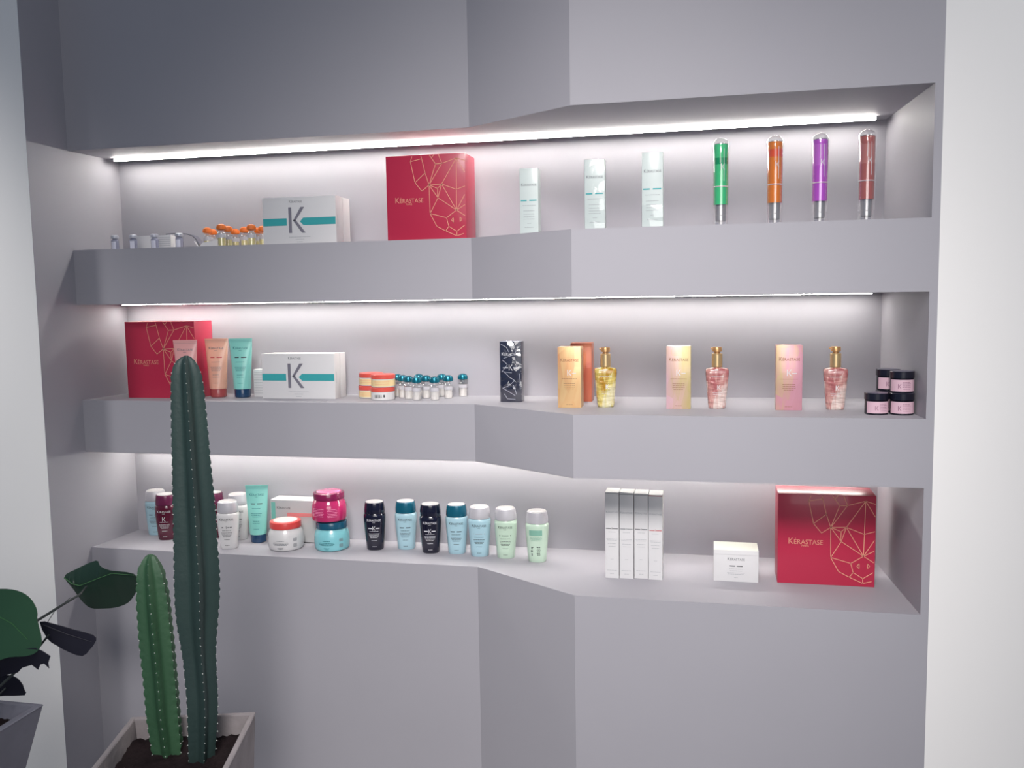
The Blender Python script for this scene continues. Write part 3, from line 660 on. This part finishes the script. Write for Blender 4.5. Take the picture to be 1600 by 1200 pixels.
mask_jar('magenta mask jar stacked on the aqua jar', (.820, -.112, Z3T + .0995), .15, MAG, MAGL, MAGD, mat('pale_pink_ink', rgb(240, 150, 190), .5), 'back')

def tall_box(label, x0, x1, yf, h, accent, seedn, lift):
    w = x1 - x0
    t = thing('lotion_box', label, 'box', ((x0 + x1) / 2, yf, Z3T), 0, 'four tall narrow white cartons')
    Geo().add(g_box(-w / 2 + .0006, w / 2 - .0006, 0, .060, 0, h - .004, .0006)).obj('carton', WCARD, t)
    Geo().add(([(-w / 2 + .001, 0.001, h - .0045), (w / 2 - .001, 0.001, h - .0045), (w / 2 - .001, .059, h - .0045), (-w / 2 + .001, .059, h - .0045), (-w / 2 + .001, 0.0, h - .003 + lift), (w / 2 - .001, 0.0, h - .003 + lift * .4), (w / 2 - .001, .059, h - .001), (-w / 2 + .001, .059, h - .001)], [(3, 2, 1, 0), (4, 5, 6, 7), (0, 1, 5, 4), (1, 2, 6, 5), (2, 3, 7, 6), (3, 0, 4, 7)])).obj('top_flap', WCARD, t, smooth=None)
    S = on_box(0)
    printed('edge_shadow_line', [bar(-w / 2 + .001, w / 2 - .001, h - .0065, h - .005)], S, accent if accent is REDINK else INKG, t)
    printed('logo_lettering', brand(0, h * .755, w * .86), S, INKL, t)
    printed('emblem', [bar(-w * .43, -w * .06, h * .573, h * .581), bar(w * .04, w * .43, h * .573, h * .581), bar(-.0006, .0006, h * .568, h * .59, 1)], S, accent, t)
    printed('small_print', small_lines(0, [(h * .535, w * .5), (h * .455, w * .8), (h * .44, w * .7), (h * .40, w * .6), (h * .37, w * .5), (h * .22, w * .2), (h * .09, w * .7), (h * .05, w * .3)], .0009, seedn), S, INKL, t)
    return t
tall_box('narrow white carton, leftmost of the four tall ones on the lowest shelf', 1.7845, 1.8265, -.290, .264, INK, 41, .0015)
tall_box('narrow white carton with a peaked flap, second of the four tall ones', 1.827, 1.870, -.287, .262, INKG, 42, .004)
tall_box('narrow white carton with black dashes, third of the four tall ones', 1.8705, 1.9125, -.280, .260, INK, 43, .0015)
tall_box('narrow white carton with red dashes, rightmost of the four tall ones', 1.913, 1.955, -.286, .260, REDINK, 44, .0)
t = carton('cream_box', 'small square white carton between the tall cartons and the red gift box', (2.167, -.264, Z3T), .128, .092, .094, WCARD, top=mat('pale_ivory_card', rgb(226, 230, 218), .4))
printed('logo_lettering', brand(0, .064, .050), on_box(0), INKG, t)
printed('emblem', [bar(-.018, -.003, .046, .0485), bar(.002, .019, .046, .0485)], on_box(0), INK, t)
printed('small_print', small_lines(0, [(.038, .040), (.032, .034), (.026, .050), (.022, .046), (.012, .010)], .001, 51), on_box(0), INKL, t)
printed('fold_crease', [bar(-.063, .063, .081, .0814)], on_box(0), INKL, t)

# ------------------------------------------------------------------ cactus in a concrete planter
def cactus_mat(name, c1, c2, dark):
    m = bpy.data.materials.new(name); m.use_nodes = True
    n = m.node_tree.nodes; l = m.node_tree.links; b = n['Principled BSDF']
    tc = n.new('ShaderNodeTexCoord'); mp = n.new('ShaderNodeMapping'); mp.inputs['Scale'].default_value = (6, 6, 1.5)
    nz = n.new('ShaderNodeTexNoise'); nz.inputs['Scale'].default_value = 4; nz.inputs['Detail'].default_value = 6
    mx = n.new('ShaderNodeMix'); mx.data_type = 'RGBA'; mx.inputs[6].default_value = c1; mx.inputs[7].default_value = c2
    l.new(tc.outputs['Object'], mp.inputs[0]); l.new(mp.outputs[0], nz.inputs['Vector']); l.new(nz.outputs['Fac'], mx.inputs[0]); l.new(mx.outputs[2], b.inputs['Base Color'])
    b.inputs['Roughness'].default_value = .5; b.inputs['Specular IOR Level'].default_value = .35
    nb = n.new('ShaderNodeTexNoise'); nb.inputs['Scale'].default_value = 90
    bp = n.new('ShaderNodeBump'); bp.inputs['Strength'].default_value = .25; bp.inputs['Distance'].default_value = .003
    l.new(tc.outputs['Object'], nb.inputs['Vector']); l.new(nb.outputs['Fac'], bp.inputs['Height']); l.new(bp.outputs['Normal'], b.inputs['Normal'])
    return m
TALL = [(-0.0042, 0.8817, 0.0040), (-0.0085, 0.881, 0.0125), (-0.0160, 0.8797, 0.021), (-0.028, 0.8797, 0.0285), (-0.0457, 0.8803, 0.0348), (-0.07, .881, .0372), (-0.102, 0.8814, 0.0390), (-0.1479, 0.8814, 0.0410), (-0.2402, 0.8814, 0.0440), (-.31, .8816, .047), (-0.3878, 0.8818, 0.0499), (-0.4742, 0.8805, 0.0516), (-0.5375, 0.8796, 0.0539), (-0.6013, 0.8766, 0.053), (-0.6493, 0.8744, 0.0491), (-0.6911, 0.8743, 0.0437), (-0.7377, 0.8748, 0.0395), (-0.8316, 0.8767, 0.0377), (-0.879, 0.8751, 0.0371), (-0.9416, 0.8708, 0.035), (-1.0081, 0.8655, 0.0321), (-1.03, .865, .031)]
SHORT = [(-0.4965, 0.7425, 0.0050), (-0.502, .742, .013), (-0.5089, 0.7409, 0.0185), (-0.5251, 0.7399, 0.0270), (-0.5477, 0.7421, 0.0337), (-.575, .743, .0375), (-0.611, 0.7445, 0.0405), (-0.7073, 0.7477, 0.0422), (-0.8026, 0.7523, 0.042), (-0.8988, 0.7552, 0.0418), (-0.962, 0.7596, 0.0397), (-1.03, 0.7638, 0.0376)]
def interp(P, z):
    for a, b in zip(P, P[1:]):
        if b[0] <= z <= a[0]:
            t = (a[0] - z) / (a[0] - b[0]); return (a[1] + (b[1] - a[1]) * t, a[2] + (b[2] - a[2]) * t)
    return (P[-1][1], P[-1][2]) if z < P[-1][0] else (P[0][1], P[0][2])
def cactus_stem(P, y0, ribs, a0, twist, depth, m, parent, spine_m, origin, pitch):
    seg = ribs * 10; ztop, zbot = P[0][0], P[-1][0]
    zs = [p[0] for p in P[:5]] + [P[4][0] + (zbot - P[4][0]) * i / 110 for i in range(1, 111)]
    def section(z, i, rr=1.0):
        x, r = interp(P, z)
        a = a0 + twist * (ztop - z) + 2 * PI * i / seg
        ph = (i % 10) / 10.0; d = abs(((ph + .5) % 1) - .5) * 2      # 0 on the ridge, 1 in the furrow
        k = 1 - depth * math.sin(d * PI / 2) ** 1.1
        wob = 1 + .035 * math.sin((ztop - z) * 2 * PI / pitch) * max(0, 1 - d * 4) + .01 * noise.noise(Vector((x * 9, i * .7, z * 9)))
        R = r * 1.02 * k * wob * rr
        return Vector((x + R * math.cos(a), y0 + R * math.sin(a), z))
    v = []; f = []
    for z in zs:
        for i in range(seg): v.append(section(z, i) - Vector(origin))
    for k in range(len(zs) - 1):
        for i in range(seg):
            j = (i + 1) % seg; f.append((k * seg + i, (k + 1) * seg + i, (k + 1) * seg + j, k * seg + j))
    f.append(tuple(range(seg)))
    st = new_mesh('cactus_stem', v, f, m, smooth=60, parent=parent)
    g = Geo()
    for r in range(ribs):
        z = ztop - pitch * .8
        while z > zbot + .03:
            p = section(z, r * 10) - Vector(origin); q = interp(P, z); n = (section(z, r * 10) - Vector((q[0], y0, z))).normalized()
            s = .0015
            g.add(([tuple(p + Vector(d) * s) for d in ((1, 0, 0), (0, 1, 0), (-1, 0, 0), (0, -1, 0), (0, 0, 1), (0, 0, -1))], [(0, 1, 4), (1, 2, 4), (2, 3, 4), (3, 0, 4), (1, 0, 5), (2, 1, 5), (3, 2, 5), (0, 3, 5)]))
            for k in range(2):
                e = n + Vector((random.uniform(-.7, .7), random.uniform(-.7, .7), random.uniform(-.7, .7)))
                g.add(g_tube([tuple(p), tuple(p + e.normalized() * .0030)], .0005, 3, .0002))
            z -= pitch * random.uniform(.9, 1.1)
    sp = g.obj('spines', spine_m, st, smooth=None); sp['kind'] = 'stuff'
    return st
def planter(t, BL, a, side, ztop, zbot, taper, wall, m, soil_m, soilz):
    """square concrete planter in local coords, back-left rim corner at BL, turned by a"""
    ex = Vector((math.cos(a), math.sin(a))); ey = Vector((math.sin(a), -math.cos(a)))
    c = Vector(BL) + ex * side / 2 + ey * side / 2
    def sq(s, z): return [(c + ex * (u * s / 2) + ey * (w * s / 2)).to_3d() + Vector((0, 0, z)) for u, w in ((-1, -1), (1, -1), (1, 1), (-1, 1))]
    bs = side * taper
    L = [sq(bs, zbot), sq(side - .004, ztop - .006), sq(side, ztop - .003), sq(side - .004, ztop), sq(side - 2 * wall + .004, ztop), sq(side - 2 * wall, ztop - .003), sq((side - 2 * wall) - (side - bs) * .3, soilz - .05)]
    v = [p for r in L for p in r]; f = [(0, 1, 2, 3)]
    for k in range(len(L) - 1):
        for i in range(4):
            j = (i + 1) % 4; f.append((k * 4 + i, (k + 1) * 4 + i, (k + 1) * 4 + j, k * 4 + j))
    k = (len(L) - 1) * 4; f.append((k + 3, k + 2, k + 1, k))
    o = new_mesh('planter', v, f, m, parent=t)
    n = 26; s = side - 2 * wall - (side - bs) * .12; v = []; f = []
    for j in range(n + 1):
        for i in range(n + 1):
            u = -1 + 2 * i / n; w = -1 + 2 * j / n; p = c + ex * (u * s / 2) + ey * (w * s / 2)
            edge = max(abs(u), abs(w))
            v.append((p.x, p.y, soilz + .010 * noise.noise(Vector((p.x * 22, p.y * 22, 3))) + .006 * noise.noise(Vector((p.x * 70, p.y * 70, 1))) - .006 * max(0, edge - .8)))
    for j in range(n):
        for i in range(n): q = j * (n + 1) + i; f.append((q, q + n + 1, q + n + 2, q + 1))
    so = new_mesh('soil', v, f, soil_m, smooth=40, parent=t); so['kind'] = 'stuff'
    return o
CONC = mat('weathered_concrete', rgb(150, 143, 145), .85, var=.38, scale=9, bump=.9, bscale=30, spec=.2)
CONC2 = mat('grey_concrete', rgb(126, 126, 138), .85, var=.25, scale=9, bump=.4, bscale=35, spec=.2)
SOIL = mat('dark_potting_soil', rgb(38, 30, 32), .95, var=.5, scale=60, bump=.8, bscale=120, spec=.1)
O1 = (.82, -1.056, FZ)
t = thing('potted_cactus', 'two tall green column cacti in a square weathered concrete planter', 'potted plant', O1)
planter(t, (.6225 - O1[0], -.945 - O1[1]), math.atan2(.086, .308), .32, -.95 - FZ, 0, .80, .014, CONC, SOIL, -.998 - FZ)
SPM = mat('pale_spines', rgb(205, 210, 205), .6)
cactus_stem(TALL, -1.02, 5, math.radians(-62), .30, .42, cactus_mat('dark_cactus_skin', rgb(40, 56, 56), rgb(54, 74, 70), None), t, SPM, O1, .0225)
cactus_stem(SHORT, -1.00, 6, math.radians(-66), .06, .34, cactus_mat('bright_cactus_skin', rgb(44, 78, 56), rgb(68, 106, 76), None), t, SPM, O1, .024)

# ------------------------------------------------------------------ leafy plant at the left edge
LEAF = mat('dark_leaf', rgb(38, 62, 50), .42, var=.25, scale=9, coat=.15); LEAFB = mat('leaf_vein', rgb(70, 120, 72), .5)
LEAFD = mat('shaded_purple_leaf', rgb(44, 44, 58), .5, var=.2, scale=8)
O2 = (.18, -1.08, FZ)
t = thing('potted_leafy_plant', 'broad dark-leaved plant in a tapered grey concrete planter at the left edge', 'potted plant', O2)
planter(t, (.339 - .32 - O2[0], -.922 - O2[1]), 0, .32, -.95 - FZ, 0, .16, .02, CONC2, SOIL, -.985 - FZ)
def leaf(out, depth, mid, m, veinm, parent):
    """leaf blade with real thickness; depth(x, z) gives how far it reaches into the room"""
    from mathutils.geometry import tessellate_polygon
    # smooth outline, filled on a grid
    n = len(out); P = out
    bm = bmesh.new()
    vs_ = [bm.verts.new((x, 0, z)) for x, z in P]
    bm.faces.new(vs_)
    bmesh.ops.triangulate(bm, faces=bm.faces[:])
    bmesh.ops.subdivide_edges(bm, edges=bm.edges[:], cuts=3, use_grid_fill=True)
    bmesh.ops.triangulate(bm, faces=bm.faces[:])
    for v_ in bm.verts: v_.co.y = depth(v_.co.x, v_.co.z)
    bm.normal_update()
    bm.verts.index_update()
    N = len(bm.verts); V = [v_.co.copy() for v_ in bm.verts]; K = [v_.normal.copy() for v_ in bm.verts]
    Fc = [tuple(v_.index for v_ in f_.verts) for f_ in bm.faces]; Ed = [tuple(v_.index for v_ in e_.verts) for e_ in bm.edges if e_.is_boundary]
    bm.free()
    V2 = [a_ + k_ * .0016 for a_, k_ in zip(V, K)]
    me = bpy.data.meshes.new('leaf'); me.from_pydata(V + V2, [], Fc + [tuple(i_ + N for i_ in reversed(f_)) for f_ in Fc] + [(a_, b_, b_ + N, a_ + N) for a_, b_ in Ed]); me.validate(); me.update(); me.materials.append(m)
    for p in me.polygons: p.use_smooth = True
    me.set_sharp_from_angle(angle=math.radians(50))
    o = bpy.data.objects.new('leaf', me); COL.objects.link(o); o.parent = parent; o.location = -Vector(O2)
    if mid:
        Geo().add(g_tube([(x, depth(x, z) - .0012, z) for x, z in mid], .0016, 6, .0007)).obj('midrib', veinm, o)
    return o
def dens(pts, k=3):
    """Catmull-Rom smoothing of a closed outline"""
    n = len(pts); out = []
    for i in range(n):
        p0, p1, p2, p3 = pts[i - 1], pts[i], pts[(i + 1) % n], pts[(i + 2) % n]
        for j in range(k):
            t_ = j / k
            out.append(tuple(.5 * (2 * b + (c - a) * t_ + (2 * a - 5 * b + 4 * c - d) * t_ ** 2 + (3 * b - a - 3 * c + d) * t_ ** 3) for a, b, c, d in zip(p0, p1, p2, p3)))
    return out
A = [(0.177, -0.703), (0.206, -0.682), (0.276, -0.652), (0.295, -0.665), (0.334, -0.675), (0.416, -0.681), (0.424, -0.715), (0.394, -0.756), (0.359, -0.788), (0.314, -0.805), (0.27, -0.809), (0.237, -0.807), (0.216, -0.785), (0.201, -0.748)]
Am = [(0.178, -0.704), (0.205, -0.722), (0.231, -0.726), (0.288, -0.703), (0.344, -0.682), (0.418, -0.684)]
def dA(x, z):
    for a, b in zip(Am, Am[1:]):
        if a[0] <= x <= b[0]: zm = a[1] + (b[1] - a[1]) * (x - a[0]) / (b[0] - a[0]); break
    else: zm = Am[0][1] if x < Am[0][0] else Am[-1][1]
    return -.62 + abs(z - zm) * (.35 if z > zm else .4) + .05 * (x - .3) ** 2
leaf(dens(A), dA, Am, LEAF, LEAFB, t)
B = [(0.268, -0.618), (0.308, -0.6), (0.361, -0.597), (0.402, -0.607), (0.428, -0.626), (0.441, -0.646), (0.447, -0.669), (0.468, -0.714), (0.46, -0.724), (0.483, -0.754), (0.467, -0.777), (0.462, -0.794), (0.456, -0.778), (0.444, -0.782), (0.43, -0.8), (0.42, -0.784), (0.387, -0.796), (0.367, -0.813), (0.328, -0.824), (0.269, -0.837), (0.213, -0.816), (0.201, -0.732), (0.226, -0.663)]
# drooping monstera blade: the upper part faces up and into the room, the toothed lower margin curls back under
B1 = [(0.268, -0.618), (0.308, -0.6), (0.361, -0.597), (0.402, -0.607), (0.428, -0.626), (0.441, -0.646), (0.447, -0.669), (0.466, -0.712), (0.458, -0.738), (0.43, -0.748), (0.387, -0.752), (0.34, -0.768), (0.29, -0.785), (0.22, -0.80), (0.19, -0.74), (0.226, -0.663)]
leaf(dens(B1), lambda x, z: -1.05 - (-.66 - z) * .35 + .6 * (x - .34) ** 2, [(.25, -.66), (.32, -.655), (.38, -.675), (.43, -.71)], mat('fresh_leaf', rgb(50, 86, 60), .42, var=.2, scale=9, coat=.15), LEAFB, t)
B2 = [(0.22, -0.745), (0.30, -0.75), (0.40, -0.735), (0.455, -0.728), (0.470, -0.738), (0.483, -0.754), (0.467, -0.777), (0.462, -0.794), (0.456, -0.778), (0.444, -0.782), (0.43, -0.80), (0.42, -0.784), (0.387, -0.796), (0.367, -0.813), (0.328, -0.824), (0.269, -0.85), (0.213, -0.86)]
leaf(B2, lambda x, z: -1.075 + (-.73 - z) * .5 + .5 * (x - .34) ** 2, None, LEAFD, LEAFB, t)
C = [(0.369, -0.71), (0.404, -0.715), (0.46, -0.732), (0.507, -0.746), (0.512, -0.763), (0.491, -0.789), (0.468, -0.808), (0.436, -0.798), (0.403, -0.778), (0.381, -0.758)]
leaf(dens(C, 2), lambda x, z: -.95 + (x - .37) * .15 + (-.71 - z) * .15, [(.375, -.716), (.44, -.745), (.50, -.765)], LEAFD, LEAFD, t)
D = [(0.132, -0.876), (0.214, -0.866), (0.274, -0.864), (0.295, -0.881), (0.301, -0.901), (0.298, -0.921), (0.229, -0.929), (0.146, -0.945), (0.107, -0.921)]
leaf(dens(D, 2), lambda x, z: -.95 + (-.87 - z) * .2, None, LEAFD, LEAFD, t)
def stem(pts, r, m=None):
    P = [Vector(p) - Vector(O2) for p in pts]
    Geo().add(g_tube([tuple(p) for p in P], r, 8, r * .6)).obj('stem', m or mat('dark_stem', rgb(52, 58, 58), .5), t)
stem([(.17, -1.08, -1.0), (.20, -.95, -.86), (.228, -.84, -.775), (.270, -.76, -.742), (.311, -.72, -.715), (.35, -.69, -.70)][:5] + [(.285, -.66, -.714)], .005)
stem([(.18, -1.09, -1.0), (.26, -1.05, -.90), (.36, -.99, -.80), (.40, -.955, -.74)], .0045)
stem([(.16, -1.10, -1.0), (.20, -1.06, -.85), (.27, -1.045, -.70), (.31, -1.05, -.66)], .005)
stem([(.18, -1.07, -1.0), (.22, -1.0, -.94), (.25, -.95, -.90)], .004)
stem([(.249, -.80, -.792), (.289, -.80, -.739), (.335, -.79, -.70)], .0012)
